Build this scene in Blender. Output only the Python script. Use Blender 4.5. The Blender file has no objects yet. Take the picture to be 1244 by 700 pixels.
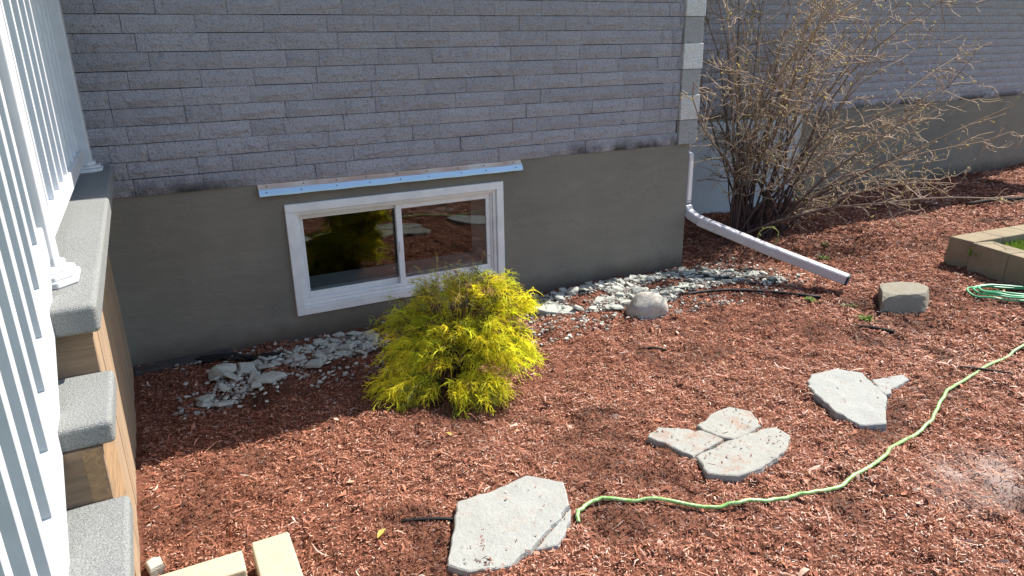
import bpy, bmesh, math, random
import numpy as np
from mathutils import Matrix, Vector
S = bpy.context.scene
rng = np.random.default_rng(7); random.seed(7)
R = math.radians

# ---------------------------------------------------------------- camera, sky, sun, exposure
cam = bpy.data.cameras.new('camera'); co = bpy.data.objects.new('camera', cam); S.collection.objects.link(co); S.camera = co
cam.sensor_width = 36; cam.lens = 853.255 / 1244 * 36; cam.clip_start = .05; cam.clip_end = 500
right = Vector((0.8862028, -0.4629590, -0.0177063)); down = Vector((-0.1637426, -0.2772293, -0.9467483)); fwd = Vector((0.4333969, 0.8419103, -0.3214875))
m = Matrix((right, -down, -fwd)).transposed().to_4x4(); m.translation = Vector((0, -4.6433, 1.8573)); co.matrix_world = m
SUN_EL, SUN_AZ = 50, 8            # azimuth measured from +x towards +y
W = bpy.data.worlds.new('World'); S.world = W; W.use_nodes = True
sky = W.node_tree.nodes.new('ShaderNodeTexSky'); sky.sky_type = 'NISHITA'; sky.sun_disc = False
sky.sun_elevation = R(SUN_EL); sky.sun_rotation = R(90 - SUN_AZ)
W.node_tree.links.new(sky.outputs[0], W.node_tree.nodes['Background'].inputs[0]); W.node_tree.nodes['Background'].inputs[1].default_value = .12
sl = bpy.data.lights.new('sun', 'SUN'); sl.energy = 4.9; sl.angle = R(.53); sl.color = (1, .95, .87)
so = bpy.data.objects.new('sun', sl); S.collection.objects.link(so)
d = Vector((math.cos(R(SUN_AZ)) * math.cos(R(SUN_EL)), math.sin(R(SUN_AZ)) * math.cos(R(SUN_EL)), math.sin(R(SUN_EL))))
so.rotation_euler = d.to_track_quat('Z', 'Y').to_euler()
S.view_settings.view_transform = 'Standard'; S.view_settings.look = 'None'; S.view_settings.exposure = 1.0; S.view_settings.gamma = 1

# ---------------------------------------------------------------- helpers
def link(name, me, mat=None, parent=None):
    o = bpy.data.objects.new(name, me); S.collection.objects.link(o)
    if mat is not None and me is not None: me.materials.append(mat)
    if parent is not None: o.parent = parent
    return o
def pyd(name, V, F, mat=None, parent=None, smooth=False):
    me = bpy.data.meshes.new(name); me.from_pydata([tuple(v) for v in V], [], [tuple(f) for f in F]); me.update()
    if smooth: me.polygons.foreach_set('use_smooth', [True] * len(me.polygons))
    return link(name, me, mat, parent)
def big(name, V, F, mat=None, parent=None, smooth=False, cols=None):
    """fast mesh from arrays: V (n,3), F (m,k); cols: per-vertex rgb"""
    V = np.asarray(V, np.float32); F = np.asarray(F, np.int32); k = F.shape[1]
    me = bpy.data.meshes.new(name); me.vertices.add(len(V)); me.vertices.foreach_set('co', V.ravel())
    me.loops.add(F.size); me.loops.foreach_set('vertex_index', F.ravel()); me.polygons.add(len(F))
    me.polygons.foreach_set('loop_start', np.arange(0, F.size, k, dtype=np.int32)); me.polygons.foreach_set('loop_total', np.full(len(F), k, np.int32))
    if smooth: me.polygons.foreach_set('use_smooth', np.ones(len(F), bool))
    me.update(calc_edges=True)
    if cols is not None:
        a = me.color_attributes.new('tint', 'FLOAT_COLOR', 'POINT'); c = np.ones((len(V), 4), np.float32); c[:, :3] = cols
        a.data.foreach_set('color', c.ravel())
    return link(name, me, mat, parent)
def tag(o, label=None, cat=None, group=None, kind=None):
    if label: o['label'] = label
    if cat: o['category'] = cat
    if group: o['group'] = group
    if kind: o['kind'] = kind
    return o
def empty(name, loc=(0, 0, 0)):
    o = bpy.data.objects.new(name, None); S.collection.objects.link(o); o.location = loc; o.empty_display_size = .1; return o
BF = [(0, 3, 2, 1), (4, 5, 6, 7), (0, 1, 5, 4), (1, 2, 6, 5), (2, 3, 7, 6), (3, 0, 4, 7)]
def boxv(x0, x1, y0, y1, z0, z1): return [(x0, y0, z0), (x1, y0, z0), (x1, y1, z0), (x0, y1, z0), (x0, y0, z1), (x1, y0, z1), (x1, y1, z1), (x0, y1, z1)]
def box(name, a, mat, parent=None, bev=0, seg=2, xf=None):
    V = boxv(*a)
    if xf: V = [xf(*v) for v in V]
    o = pyd(name, V, BF, mat, parent)
    if bev:
        b = o.modifiers.new('b', 'BEVEL'); b.width = bev; b.segments = seg; b.limit_method = 'ANGLE'
    return o
def boxes(name, L, mat, parent=None, bev=0):
    V, F = [], []
    for a in L:
        n = len(V); V += boxv(*a); F += [tuple(i + n for i in f) for f in BF]
    o = pyd(name, V, F, mat, parent)
    if bev:
        b = o.modifiers.new('b', 'BEVEL'); b.width = bev; b.segments = 2; b.limit_method = 'ANGLE'
    return o
def tube_arrays(P, rad, n=6, cap=False):
    P = np.asarray(P, float); k = len(P); rad = np.broadcast_to(rad, (k,)); T = np.gradient(P, axis=0); T /= np.linalg.norm(T, axis=1)[:, None] + 1e-9
    up = np.array([0, 0, 1.]) if abs(T[0, 2]) < .9 else np.array([1., 0, 0])
    A = np.cross(T, up); A /= np.linalg.norm(A, axis=1)[:, None] + 1e-9; B = np.cross(T, A)
    th = np.arange(n) * 2 * np.pi / n
    V = (P[:, None, :] + rad[:, None, None] * (np.cos(th)[None, :, None] * A[:, None, :] + np.sin(th)[None, :, None] * B[:, None, :])).reshape(-1, 3)
    F = [(i * n + j, i * n + (j + 1) % n, (i + 1) * n + (j + 1) % n, (i + 1) * n + j) for i in range(k - 1) for j in range(n)]
    return V, F
def tube(name, P, rad, mat, parent=None, n=6, smooth=True):
    V, F = tube_arrays(P, rad, n); F = list(F) + [tuple(range(n))[::-1], tuple(range(len(V) - n, len(V)))]
    return pyd(name, V, F, mat, parent, smooth)
def spline(P, per=6):
    P = np.asarray(P, float); Q = np.vstack([2 * P[0] - P[1], P, 2 * P[-1] - P[-2]]); out = []
    for i in range(1, len(Q) - 2):
        for t in np.arange(per) / per:
            a, b, c, e = Q[i - 1], Q[i], Q[i + 1], Q[i + 2]
            out.append(.5 * (2 * b + (c - a) * t + (2 * a - 5 * b + 4 * c - e) * t * t + (3 * b - a - 3 * c + e) * t ** 3))
    out.append(P[-1]); return np.array(out)
# value noise, same for the ground sheet and all that lies on it
_T = np.random.default_rng(3).random((256, 256))
def vn(x, y):
    x = np.asarray(x, float); y = np.asarray(y, float); xi = np.floor(x).astype(int); yi = np.floor(y).astype(int); fx = x - xi; fy = y - yi
    fx = fx * fx * (3 - 2 * fx); fy = fy * fy * (3 - 2 * fy); g = lambda a, b: _T[a & 255, b & 255]
    return (g(xi, yi) * (1 - fx) + g(xi + 1, yi) * fx) * (1 - fy) + (g(xi, yi + 1) * (1 - fx) + g(xi + 1, yi + 1) * fx) * fy
def ground_z(x, y):
    x = np.asarray(x, float); y = np.asarray(y, float)
    far = np.clip((np.hypot(x - 4, y + 1) - 10) / 6, 0, 1)
    h = (vn(x * 1.3 + 9, y * 1.3 + 3) - .5) * .05 + (vn(x * 4.1, y * 4.1) - .5) * .03 + (vn(x * 10 + 5, y * 10) - .5) * .026
    return h * (1 - far)
def fine_z(x, y): return (vn(x * 26, y * 26) - .5) * .024 + (vn(x * 90, y * 90) - .5) * .008
def gz(x, y): return float(ground_z(x, y))

# ---------------------------------------------------------------- materials
def mat(name, col=(.5, .5, .5), rough=.8, spec=.3, metal=0):
    M = bpy.data.materials.new(name); M.use_nodes = True; p = M.node_tree.nodes['Principled BSDF']
    p.inputs['Base Color'].default_value = (*col, 1); p.inputs['Roughness'].default_value = rough; p.inputs['Specular IOR Level'].default_value = spec; p.inputs['Metallic'].default_value = metal
    return M
class N:
    def __init__(s, M): s.t = M.node_tree; s.p = s.t.nodes['Principled BSDF']; s.tc = None
    def new(s, t, **k):
        n = s.t.nodes.new(t)
        for a, b in k.items():
            if a in ('in_',):
                for i, v in b.items(): n.inputs[i].default_value = v
            else: setattr(n, a, b)
        return n
    def L(s, a, b): s.t.links.new(a, b)
    def pos(s, scale=(1, 1, 1)):
        g = s.new('ShaderNodeNewGeometry'); mp = s.new('ShaderNodeMapping'); mp.inputs['Scale'].default_value = scale; s.L(g.outputs['Position'], mp.inputs[0]); return mp.outputs[0]
    def noise(s, sc, det=4, vec=None, rough=.6, dist=0):
        n = s.new('ShaderNodeTexNoise'); n.inputs['Scale'].default_value = sc; n.inputs['Detail'].default_value = det; n.inputs['Roughness'].default_value = rough; n.inputs['Distortion'].default_value = dist
        s.L(vec if vec is not None else s.pos(), n.inputs['Vector']); return n.outputs[0]
    def ramp(s, f, stops):
        r = s.new('ShaderNodeValToRGB'); e = r.color_ramp.elements
        while len(e) < len(stops): e.new(.5)
        for i, (p, c) in enumerate(stops): e[i].position = p; e[i].color = (*c, 1) if len(c) == 3 else c
        s.L(f, r.inputs[0]); return r.outputs[0]
    def mix(s, a, b, f, mode='MIX'):
        n = s.new('ShaderNodeMix', data_type='RGBA', blend_type=mode)
        for i, v in ((0, f), (6, a), (7, b)):
            if hasattr(v, 'is_linked'): s.L(v, n.inputs[i])
            else: n.inputs[i].default_value = v if i == 0 else (*v, 1)
        return n.outputs[2]
    def math(s, op, a, b=0, c=None):
        n = s.new('ShaderNodeMath', operation=op)
        for i, v in enumerate((a, b) if c is None else (a, b, c)):
            if hasattr(v, 'is_linked'): s.L(v, n.inputs[i])
            else: n.inputs[i].default_value = v
        return n.outputs[0]
    def bump(s, h, st=.3, dist=.01, base=None):
        b = s.new('ShaderNodeBump'); b.inputs['Strength'].default_value = st; b.inputs['Distance'].default_value = dist; s.L(h, b.inputs['Height'])
        if base is not None: s.L(base, b.inputs['Normal'])
        s.L(b.outputs[0], s.p.inputs['Normal']); return b.outputs[0]
    def col(s, c): s.L(c, s.p.inputs['Base Color'])

# split-face brick
def brick_mat(name, c0, c1, stain=True):
    M = mat(name, c0, .92, .25); n = N(M)
    oi = n.new('ShaderNodeObjectInfo').outputs['Random']
    base = n.mix(c0, c1, n.noise(9, 5)); base = n.mix(base, (.6, .6, .6), n.math('MULTIPLY', oi, .0))
    v = n.math('MULTIPLY_ADD', oi, .16, .92); cc = n.new('ShaderNodeCombineColor')
    for i in range(3): n.L(v, cc.inputs[i])
    base = n.mix(base, cc.outputs[0], 1.0, 'MULTIPLY')
    sp = n.ramp(n.noise(160, 2), [(.0, (0, 0, 0)), (.66, (0, 0, 0)), (.74, (1, 1, 1))]); base = n.mix(base, (.78, .76, .78), n.math('MULTIPLY', sp, .55))
    dk = n.ramp(n.noise(110, 3), [(.0, (1, 1, 1)), (.36, (1, 1, 1)), (.46, (0, 0, 0))]); base = n.mix(base, tuple(x * .45 for x in c0), n.math('MULTIPLY', dk, .6))
    ef = n.ramp(n.noise(7, 5, rough=.7), [(.0, (0, 0, 0)), (.6, (0, 0, 0)), (.75, (1, 1, 1))]); base = n.mix(base, (.56, .53, .55), n.math('MULTIPLY', ef, .5))
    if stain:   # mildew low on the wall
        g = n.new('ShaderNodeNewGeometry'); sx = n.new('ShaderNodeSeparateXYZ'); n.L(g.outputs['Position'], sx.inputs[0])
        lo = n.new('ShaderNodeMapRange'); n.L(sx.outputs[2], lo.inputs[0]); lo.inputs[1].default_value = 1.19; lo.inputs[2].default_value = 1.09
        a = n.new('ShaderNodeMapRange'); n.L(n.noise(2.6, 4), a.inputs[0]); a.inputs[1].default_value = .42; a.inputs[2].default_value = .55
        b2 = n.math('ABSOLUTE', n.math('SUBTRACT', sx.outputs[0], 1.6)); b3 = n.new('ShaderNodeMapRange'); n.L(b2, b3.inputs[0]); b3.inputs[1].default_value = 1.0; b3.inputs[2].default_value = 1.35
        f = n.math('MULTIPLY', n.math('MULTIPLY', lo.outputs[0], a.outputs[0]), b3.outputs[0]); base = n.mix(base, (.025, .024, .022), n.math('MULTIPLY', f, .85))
    n.col(base); h = n.math('ADD', n.noise(55, 6, rough=.7), n.math('MULTIPLY', n.noise(22, 3), 1.5)); n.bump(h, 1.0, .026); return M
M_brick = brick_mat('split_face_brick', (.385, .37, .405), (.49, .475, .51))
M_quoinw = brick_mat('quoin_pale', (.78, .77, .75), (.86, .85, .83), False); M_quoing = brick_mat('quoin_grey', (.42, .42, .42), (.48, .475, .47), False)
M_joint = mat('joint', (.035, .035, .037), .95)
M_parge = mat('parging', (.15, .14, .12), .9, .2); n = N(M_parge)
c = n.mix((.20, .180, .146), (.26, .234, .19), n.noise(2.2, 6)); c = n.mix(c, (.13, .122, .105), n.math('MULTIPLY', n.ramp(n.noise(1.3, 3, n.pos((1, 1, .35))), [(.45, (0, 0, 0)), (.7, (1, 1, 1))]), .4))
g_ = n.new('ShaderNodeNewGeometry'); sx = n.new('ShaderNodeSeparateXYZ'); n.L(g_.outputs['Position'], sx.inputs[0]); mr = n.new('ShaderNodeMapRange'); n.L(n.math('ADD', sx.outputs[2], n.math('MULTIPLY', n.noise(6, 5), .16)), mr.inputs[0]); mr.inputs[1].default_value = .25; mr.inputs[2].default_value = .10
c = n.mix(c, (.27, .25, .215), n.math('MULTIPLY', n.ramp(n.noise(4.5, 8, rough=.7), [(.56, (0, 0, 0)), (.7, (1, 1, 1))]), .35)); c = n.mix(c, (.075, .055, .042), n.math('MULTIPLY', mr.outputs[0], .75)); st = n.ramp(n.noise(3.2, 7, n.pos((.5, 1, 2.6)), .7, 1.5), [(.35, (0, 0, 0)), (.7, (1, 1, 1))]); c = n.mix(c, (.115, .108, .092), n.math('MULTIPLY', st, .25))
spk = n.ramp(n.noise(34, 3), [(.62, (0, 0, 0)), (.7, (1, 1, 1))]); sp2 = n.new('ShaderNodeMapRange'); n.L(sx.outputs[2], sp2.inputs[0]); sp2.inputs[1].default_value = .45; sp2.inputs[2].default_value = .05; c = n.mix(c, (.16, .085, .06), n.math('MULTIPLY', n.math('MULTIPLY', spk, sp2.outputs[0]), .6))
vo = n.new('ShaderNodeTexVoronoi', feature='DISTANCE_TO_EDGE'); vo.inputs['Scale'].default_value = .9; dm = n.new('ShaderNodeVectorMath', operation='ADD'); nz = n.new('ShaderNodeTexNoise'); nz.inputs['Scale'].default_value = 4; nz.inputs['Detail'].default_value = 6; n.L(n.pos(), nz.inputs['Vector']); sc2 = n.new('ShaderNodeVectorMath', operation='SCALE'); sc2.inputs['Scale'].default_value = .35; n.L(nz.outputs['Color'], sc2.inputs[0]); n.L(n.pos(), dm.inputs[0]); n.L(sc2.outputs[0], dm.inputs[1]); n.L(dm.outputs[0], vo.inputs['Vector'])
ck = n.ramp(vo.outputs['Distance'], [(0, (1, 1, 1)), (.004, (0, 0, 0))]); c = n.mix(c, (.05, .045, .04), n.math('MULTIPLY', ck, .18))
n.col(c); n.bump(n.math('ADD', n.math('ADD', n.noise(90, 4), n.math('MULTIPLY', n.noise(5, 4), 3)), n.math('MULTIPLY', n.noise(7, 6, n.pos((.6, 1, 1.8)), .7, 2), 4)), .35, .005)
def vinyl(name, c):
    M = mat(name, c, .38, .5); n = N(M); n.col(n.mix(c, tuple(x * .82 for x in c), n.ramp(n.noise(6, 7, rough=.7), [(.45, (0, 0, 0)), (.75, (1, 1, 1))]))); n.bump(n.noise(30, 3), .05, .002); return M
M_vinyl = vinyl('white_vinyl', (.80, .79, .77)); M_rail = vinyl('white_rail', (.60, .61, .63)); M_spout = vinyl('downspout_paint', (.50, .48, .50))
M_glass = bpy.data.materials.new('window_glass'); M_glass.use_nodes = True; t = M_glass.node_tree; t.nodes.clear()
o_ = t.nodes.new('ShaderNodeOutputMaterial'); mx = t.nodes.new('ShaderNodeMixShader'); tr = t.nodes.new('ShaderNodeBsdfTransparent'); gl = t.nodes.new('ShaderNodeBsdfGlossy'); fr = t.nodes.new('ShaderNodeFresnel')
gl.inputs['Roughness'].default_value = .01; tr.inputs[0].default_value = (.85, .88, .87, 1); fr.inputs[0].default_value = 1.52; ma = t.nodes.new('ShaderNodeMath'); ma.operation = 'MULTIPLY_ADD'; ma.inputs[1].default_value = 1.3; ma.inputs[2].default_value = .02
t.links.new(fr.outputs[0], ma.inputs[0]); t.links.new(ma.outputs[0], mx.inputs[0]); t.links.new(tr.outputs[0], mx.inputs[1]); t.links.new(gl.outputs[0], mx.inputs[2]); t.links.new(mx.outputs[0], o_.inputs[0])
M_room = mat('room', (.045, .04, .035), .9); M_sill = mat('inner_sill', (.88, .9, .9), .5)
M_flash = mat('galvanised_sky_blue', (.62, .68, .74), .35, .5, .35); n = N(M_flash); n.col(n.mix((.52, .70, .86), (.42, .60, .76), n.noise(12, 4)))  # blue of the reflected sky is put into the base colour
M_flasht = mat('flashing_top_lit', (.55, .46, .40), .6, .4); n = N(M_flasht); n.col(n.mix((.62, .56, .50), (.50, .36, .30), n.ramp(n.noise(3.5, 4, n.pos((1, 1, 1))), [(.42, (0, 0, 0)), (.6, (1, 1, 1))])))  # lit cream of the top edge painted in, pinkish reflection as patches
M_screw = mat('screw', (.12, .12, .13), .4, .5, .6)
M_carpet = mat('carpet', (.25, .26, .255), 1, .05); n = N(M_carpet); c = n.mix((.17, .175, .172), (.33, .34, .33), n.ramp(n.noise(260, 3), [(.35, (0, 0, 0)), (.65, (1, 1, 1))])); c = n.mix(c, (.19, .19, .175), n.math('MULTIPLY', n.noise(3, 5), .5)); n.col(c); n.bump(n.noise(300, 3), .8, .006)
def wood(name, a, b, sc=(30, 30, 2)):
    M = mat(name, a, .85, .2); n = N(M); v = n.pos(sc); k = n.noise(1.6, 6, v, .65, 1.2); oi = n.new('ShaderNodeObjectInfo').outputs['Random']
    c = n.mix(a, b, n.ramp(k, [(.35, (0, 0, 0)), (.65, (1, 1, 1))])); c = n.mix(c, tuple(x * .55 for x in a), n.math('MULTIPLY', oi, .35)); n.col(c); n.bump(k, .5, .004); return M
M_fence = wood('weathered_pine', (.44, .30, .18), (.27, .205, .155), (22, 22, 2)); M_stringer = wood('stringer_wood', (.42, .27, .145), (.23, .15, .09), (20, 4, 26)); M_riser = wood('riser_wood', (.33, .225, .145), (.20, .14, .095), (2, 30, 30))
M_conc = mat('garden_block', (.5, .45, .34), .95, .15); n = N(M_conc); c = n.mix((.52, .46, .34), (.42, .36, .25), n.noise(12, 6)); c = n.mix(c, (.22, .18, .13), n.math('MULTIPLY', n.ramp(n.noise(130, 2), [(.62, (0, 0, 0)), (.72, (1, 1, 1))]), .5)); n.col(c); n.bump(n.noise(120, 5, rough=.7), .6, .005)
M_conc2 = mat('planter_block', (.42, .37, .28), .95, .15); n = N(M_conc2); c = n.mix((.34, .28, .19), (.19, .15, .10), n.noise(7, 6)); n.col(c); n.bump(n.noise(80, 5, rough=.7), .7, .008)
def stone(name, a, b, dirt=(.30, .16, .10), df=.35, sc=14):
    M = mat(name, a, .9, .25); n = N(M); c = n.mix(a, b, n.noise(sc, 7, rough=.65)); c = n.mix(c, tuple(x * .6 for x in b), n.math('MULTIPLY', n.ramp(n.noise(sc * 5, 3), [(.6, (0, 0, 0)), (.72, (1, 1, 1))]), .5))
    c = n.mix(c, dirt, n.math('MULTIPLY', n.ramp(n.noise(sc * .8, 6, rough=.7), [(.52, (0, 0, 0)), (.68, (1, 1, 1))]), df)); n.col(c); n.bump(n.math('ADD', n.noise(sc * 6, 5, rough=.7), n.math('MULTIPLY', n.noise(sc, 4), 2)), .55, .008); return M
M_flag = stone('flagstone', (.36, .365, .34), (.25, .255, .235), df=.15); M_flagd = stone('flagstone_dirty', (.36, .355, .32), (.25, .245, .215), df=.7)
M_rock1 = stone('granite', (.50, .47, .41), (.32, .30, .26), df=.3, sc=20); M_rock2 = stone('grey_rock', (.27, .245, .19), (.17, .155, .12), df=.12, sc=16)
M_chip = stone('pale_chip', (.50, .50, .44), (.34, .355, .31), df=.35, sc=25)
M_black = mat('black_plastic_and_shade', (.012, .012, .013), .6, .3)  # plastic and fabric, and the painted shade in the downspout mouth
M_footing = mat('footing', (.05, .05, .048), .95); n = N(M_footing); n.col(n.mix((.035, .034, .032), (.09, .085, .078), n.noise(15, 6))); n.bump(n.noise(60, 5), .6, .008)
def tinted(name, rough=.85, trans=0, spec=.2):
    M = mat(name, (.3, .3, .3), rough, spec); n = N(M); a = n.new('ShaderNodeVertexColor', layer_name='tint'); n.col(a.outputs[0])
    if trans:
        tl = n.new('ShaderNodeBsdfTranslucent'); n.L(a.outputs[0], tl.inputs[0]); mxs = n.new('ShaderNodeMixShader'); mxs.inputs[0].default_value = trans
        out = [x for x in n.t.nodes if x.type == 'OUTPUT_MATERIAL'][0]; n.L(n.p.outputs[0], mxs.inputs[1]); n.L(tl.outputs[0], mxs.inputs[2]); n.L(mxs.outputs[0], out.inputs[0])
    return M
M_mulch = tinted('mulch_chip', .85); M_leaf = tinted('thread_foliage', .55, .38); M_bark = tinted('twig_bark', .85); M_bud = tinted('bud', .6, .3); M_weed = tinted('weed_leaf', .6, .35); M_rub = tinted('rubble_stone', .9)
M_soil = mat('mulch_soil', (.1, .05, .035), 1, .1); n = N(M_soil)
c = n.mix((.26, .105, .065), (.085, .036, .023), n.ramp(n.noise(45, 6, rough=.75), [(.4, (0, 0, 0)), (.62, (1, 1, 1))])); c = n.mix(c, (.035, .020, .015), n.ramp(n.noise(3.2, 6, rough=.7), [(.56, (0, 0, 0)), (.72, (1, 1, 1))]))
v = n.new('ShaderNodeVertexColor', layer_name='tint'); c = n.mix(c, (.36, .27, .23), v.outputs[0]); n.col(c); n.bump(n.noise(120, 5, rough=.7), .9, .012)
M_lawn = mat('lawn', (.06, .10, .025), 1, .1); n = N(M_lawn); n.col(n.mix((.05, .09, .02), (.10, .13, .04), n.noise(4, 6)))

# ---------------------------------------------------------------- ground
nx, ny = 760, 330
X_, Y_ = np.meshgrid(np.linspace(-.9, 13.2, nx), np.linspace(-4.6, 1.44, ny))
def spacing(u): return u
xs = -.9 + 14.1 * (np.linspace(0, 1, nx) ** 1.45); ys = np.linspace(-4.6, 1.6, ny); X_, Y_ = np.meshgrid(xs, ys)
def greyness(x, y):
    a = np.exp(-(((x - 3.12) / .30) ** 2 + ((y + 3.22) / .20) ** 2)); b = np.exp(-(((x - 1.95) / .16) ** 2 + ((y + 1.55) / .10) ** 2)) * .0
    return np.clip((a + b) * 1.3 * (.35 + 1.2 * vn(x * 9, y * 9)) - .15, 0, 1)
Zg = ground_z(X_, Y_) + fine_z(X_, Y_)
edge = np.minimum.reduce([(X_ + .9) / .3, (13.2 - X_) / .5, (Y_ + 4.6) / .3, (1.6 - Y_) / .1]); Zg = np.where(edge < 1, Zg * np.clip(edge, 0, 1) - .13 * (1 - np.clip(edge, 0, 1)), Zg)
V = np.stack([X_, Y_, Zg], -1).reshape(-1, 3); i = np.arange(nx * ny).reshape(ny, nx)
F = np.stack([i[:-1, :-1], i[:-1, 1:], i[1:, 1:], i[1:, :-1]], -1).reshape(-1, 4)
g = greyness(V[:, 0], V[:, 1])[:, None] * np.ones(3)
tag(big('mulch_bed', V, F, M_soil, smooth=True, cols=g), kind='structure')
tag(pyd('lawn', [(-90, -90, -.10), (90, -90, -.10), (90, 90, -.10), (-90, 90, -.10)], [(0, 1, 2, 3)], M_lawn), kind='structure')

# ---------------------------------------------------------------- mulch shreds
def shreds(n, xr, yr, L0, L1, w0, w1, keep=None, lift=.006, seed=1):
    r = np.random.default_rng(seed); x = r.uniform(*xr, n); y = r.uniform(*yr, n)
    k = np.ones(n, bool) if keep is None else keep(x, y, r); x, y = x[k], y[k]; n = len(x)
    L = r.uniform(L0, L1, n) * (.6 + .8 * r.random(n) ** 2); w = r.uniform(w0, w1, n); a = r.uniform(0, 2 * np.pi, n); tl = r.normal(0, .17, n); roll = r.normal(0, .5, n)
    z = ground_z(x, y) + fine_z(x, y) + lift * r.random(n) + .003 + np.abs(np.sin(tl)) * L * .35
    D = np.stack([np.cos(a) * np.cos(tl), np.sin(a) * np.cos(tl), np.sin(tl)], -1); Sd = np.stack([-np.sin(a), np.cos(a), 0 * a], -1); Nn = np.cross(D, Sd)
    Sd2 = Sd * np.cos(roll)[:, None] + Nn * np.sin(roll)[:, None]; C = np.stack([x, y, z], -1); bend = Nn * (r.normal(0, .12, n) * L)[:, None]; bs = Sd * (r.normal(0, .1, n) * L)[:, None]
    P = []
    for s, wf, bf in ((-.5, .35, 0), (-.12, 1, 1), (.2, .9, .9), (.5, .25, 0)):
        c_ = C + D * (s * L)[:, None] + (bend + bs) * bf
        P += [c_ - Sd2 * (w * wf / 2)[:, None], c_ + Sd2 * (w * wf / 2)[:, None]]
    V = np.stack(P, 1).reshape(-1, 3); b = (np.arange(n) * 8)[:, None]
    F = np.concatenate([b + np.array([[0, 1, 3, 2]]), b + np.array([[2, 3, 5, 4]]), b + np.array([[4, 5, 7, 6]])], 0)
    # colour: fresh orange-brown near the wall and left, bleached pinkish out in the bed
    pal = np.array([[.09, .036, .024], [.22, .082, .050], [.37, .148, .088], [.48, .235, .155], [.55, .36, .28], [.62, .49, .41]])
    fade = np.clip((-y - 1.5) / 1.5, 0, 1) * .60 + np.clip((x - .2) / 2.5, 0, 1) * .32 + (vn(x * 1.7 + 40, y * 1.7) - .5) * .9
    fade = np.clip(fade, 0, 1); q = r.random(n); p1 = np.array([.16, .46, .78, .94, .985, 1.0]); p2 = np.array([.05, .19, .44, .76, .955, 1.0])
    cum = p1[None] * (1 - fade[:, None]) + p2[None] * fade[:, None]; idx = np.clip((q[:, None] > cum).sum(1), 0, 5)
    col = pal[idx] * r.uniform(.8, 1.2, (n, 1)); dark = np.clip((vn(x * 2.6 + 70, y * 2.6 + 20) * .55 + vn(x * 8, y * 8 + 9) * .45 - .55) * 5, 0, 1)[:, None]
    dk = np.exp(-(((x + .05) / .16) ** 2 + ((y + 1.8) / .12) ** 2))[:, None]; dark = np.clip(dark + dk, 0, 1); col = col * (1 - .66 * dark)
    return V, F, np.repeat(col, 8, 0)
def keepbed(x, y, r):
    k = (y < -.03) | (x > 4.15); k &= ~((x < -.25) & (y > -4.6))
    k &= r.random(len(x)) > greyness(x, y) * .55
    k &= ~((x > 6.25) & (y < -1.0) & (y > -3.2) & (x < 9))
    d = np.hypot(x, y + 4.64); return k & (d > 1.2)
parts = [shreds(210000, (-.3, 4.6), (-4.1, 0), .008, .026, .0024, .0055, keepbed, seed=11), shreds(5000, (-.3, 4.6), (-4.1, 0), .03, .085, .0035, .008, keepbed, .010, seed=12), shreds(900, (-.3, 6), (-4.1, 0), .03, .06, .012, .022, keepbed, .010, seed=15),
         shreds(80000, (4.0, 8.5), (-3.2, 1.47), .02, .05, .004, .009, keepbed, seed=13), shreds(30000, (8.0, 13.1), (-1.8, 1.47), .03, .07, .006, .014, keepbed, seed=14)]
off = 0; Vs, Fs, Cs = [], [], []
for V, F, C_ in parts: Vs.append(V); Fs.append(F + off); Cs.append(C_); off += len(V)
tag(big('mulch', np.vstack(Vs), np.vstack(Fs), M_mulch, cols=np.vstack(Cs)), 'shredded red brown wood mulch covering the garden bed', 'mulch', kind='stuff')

# ---------------------------------------------------------------- house
house = tag(empty('brick_house', (2, 0, 0)), 'grey split-faced brick house on a smooth parged foundation with a basement window', 'house')
def hp(o): o.parent = house; o.matrix_parent_inverse = Matrix.Translation((-2, 0, 0)); return o
ZB, TOP = 1.08, 3.3
wx0, wx1, wz0, wz1 = .745, 2.323, .17, .935
def holed(name, X, Z, hole, y0, y1, mat_):
    V, F = [], []
    xs_, zs_ = [X[0], hole[0], hole[1], X[1]], [Z[0], hole[2], hole[3], Z[1]]
    for yy in (y0, y1):
        for z in zs_:
            for x in xs_: V.append((x, yy, z))
    for j in range(3):
        for i_ in range(3):
            if i_ == 1 and j == 1: continue
            a = j * 4 + i_; F.append((a, a + 1, a + 5, a + 4)); F.append((a + 16, a + 20, a + 21, a + 17))
    F += [(5, 6, 22, 21), (10, 9, 25, 26), (9, 5, 21, 25), (6, 10, 26, 22), (12, 28, 31, 15)[:0] or (12, 15, 31, 28), (0, 16, 19, 3), (0, 12, 28, 16), (3, 19, 31, 15)]
    return pyd(name, V, F, mat_)
hp(holed('foundation', (-4, 4.1), (-.4, ZB), (wx0 + .04, wx1 - .04, wz0 + .04, wz1 - .04), 0, .22, M_parge))
hp(boxes('foundation', [(4.0, 13.05, 1.48, 1.7, -.4, ZB), (3.9, 4.099, .221, 1.479, -.4, ZB)], M_parge))
hp(boxes('wall_core', [(-4, 4.08, .012, .25, ZB + .001, TOP), (3.85, 4.08, .251, 1.49, ZB + .001, TOP), (3.84, 13.03, 1.492, 1.75, ZB + .001, TOP), (12.8, 13.03, 1.76, 7, -.3, TOP), (-4, -3.8, .26, 7, -.3, TOP), (-3.79, 12.79, 6.8, 7, -.3, TOP)], M_joint))
hp(boxes('roof', [(-4.3, 4.25, -.87, 7.4, TOP + .001, TOP + .16), (4.251, 13.2, .61, 7.4, TOP + .001, TOP + .16)], mat('soffit', (.7, .7, .69), .6)))
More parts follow.
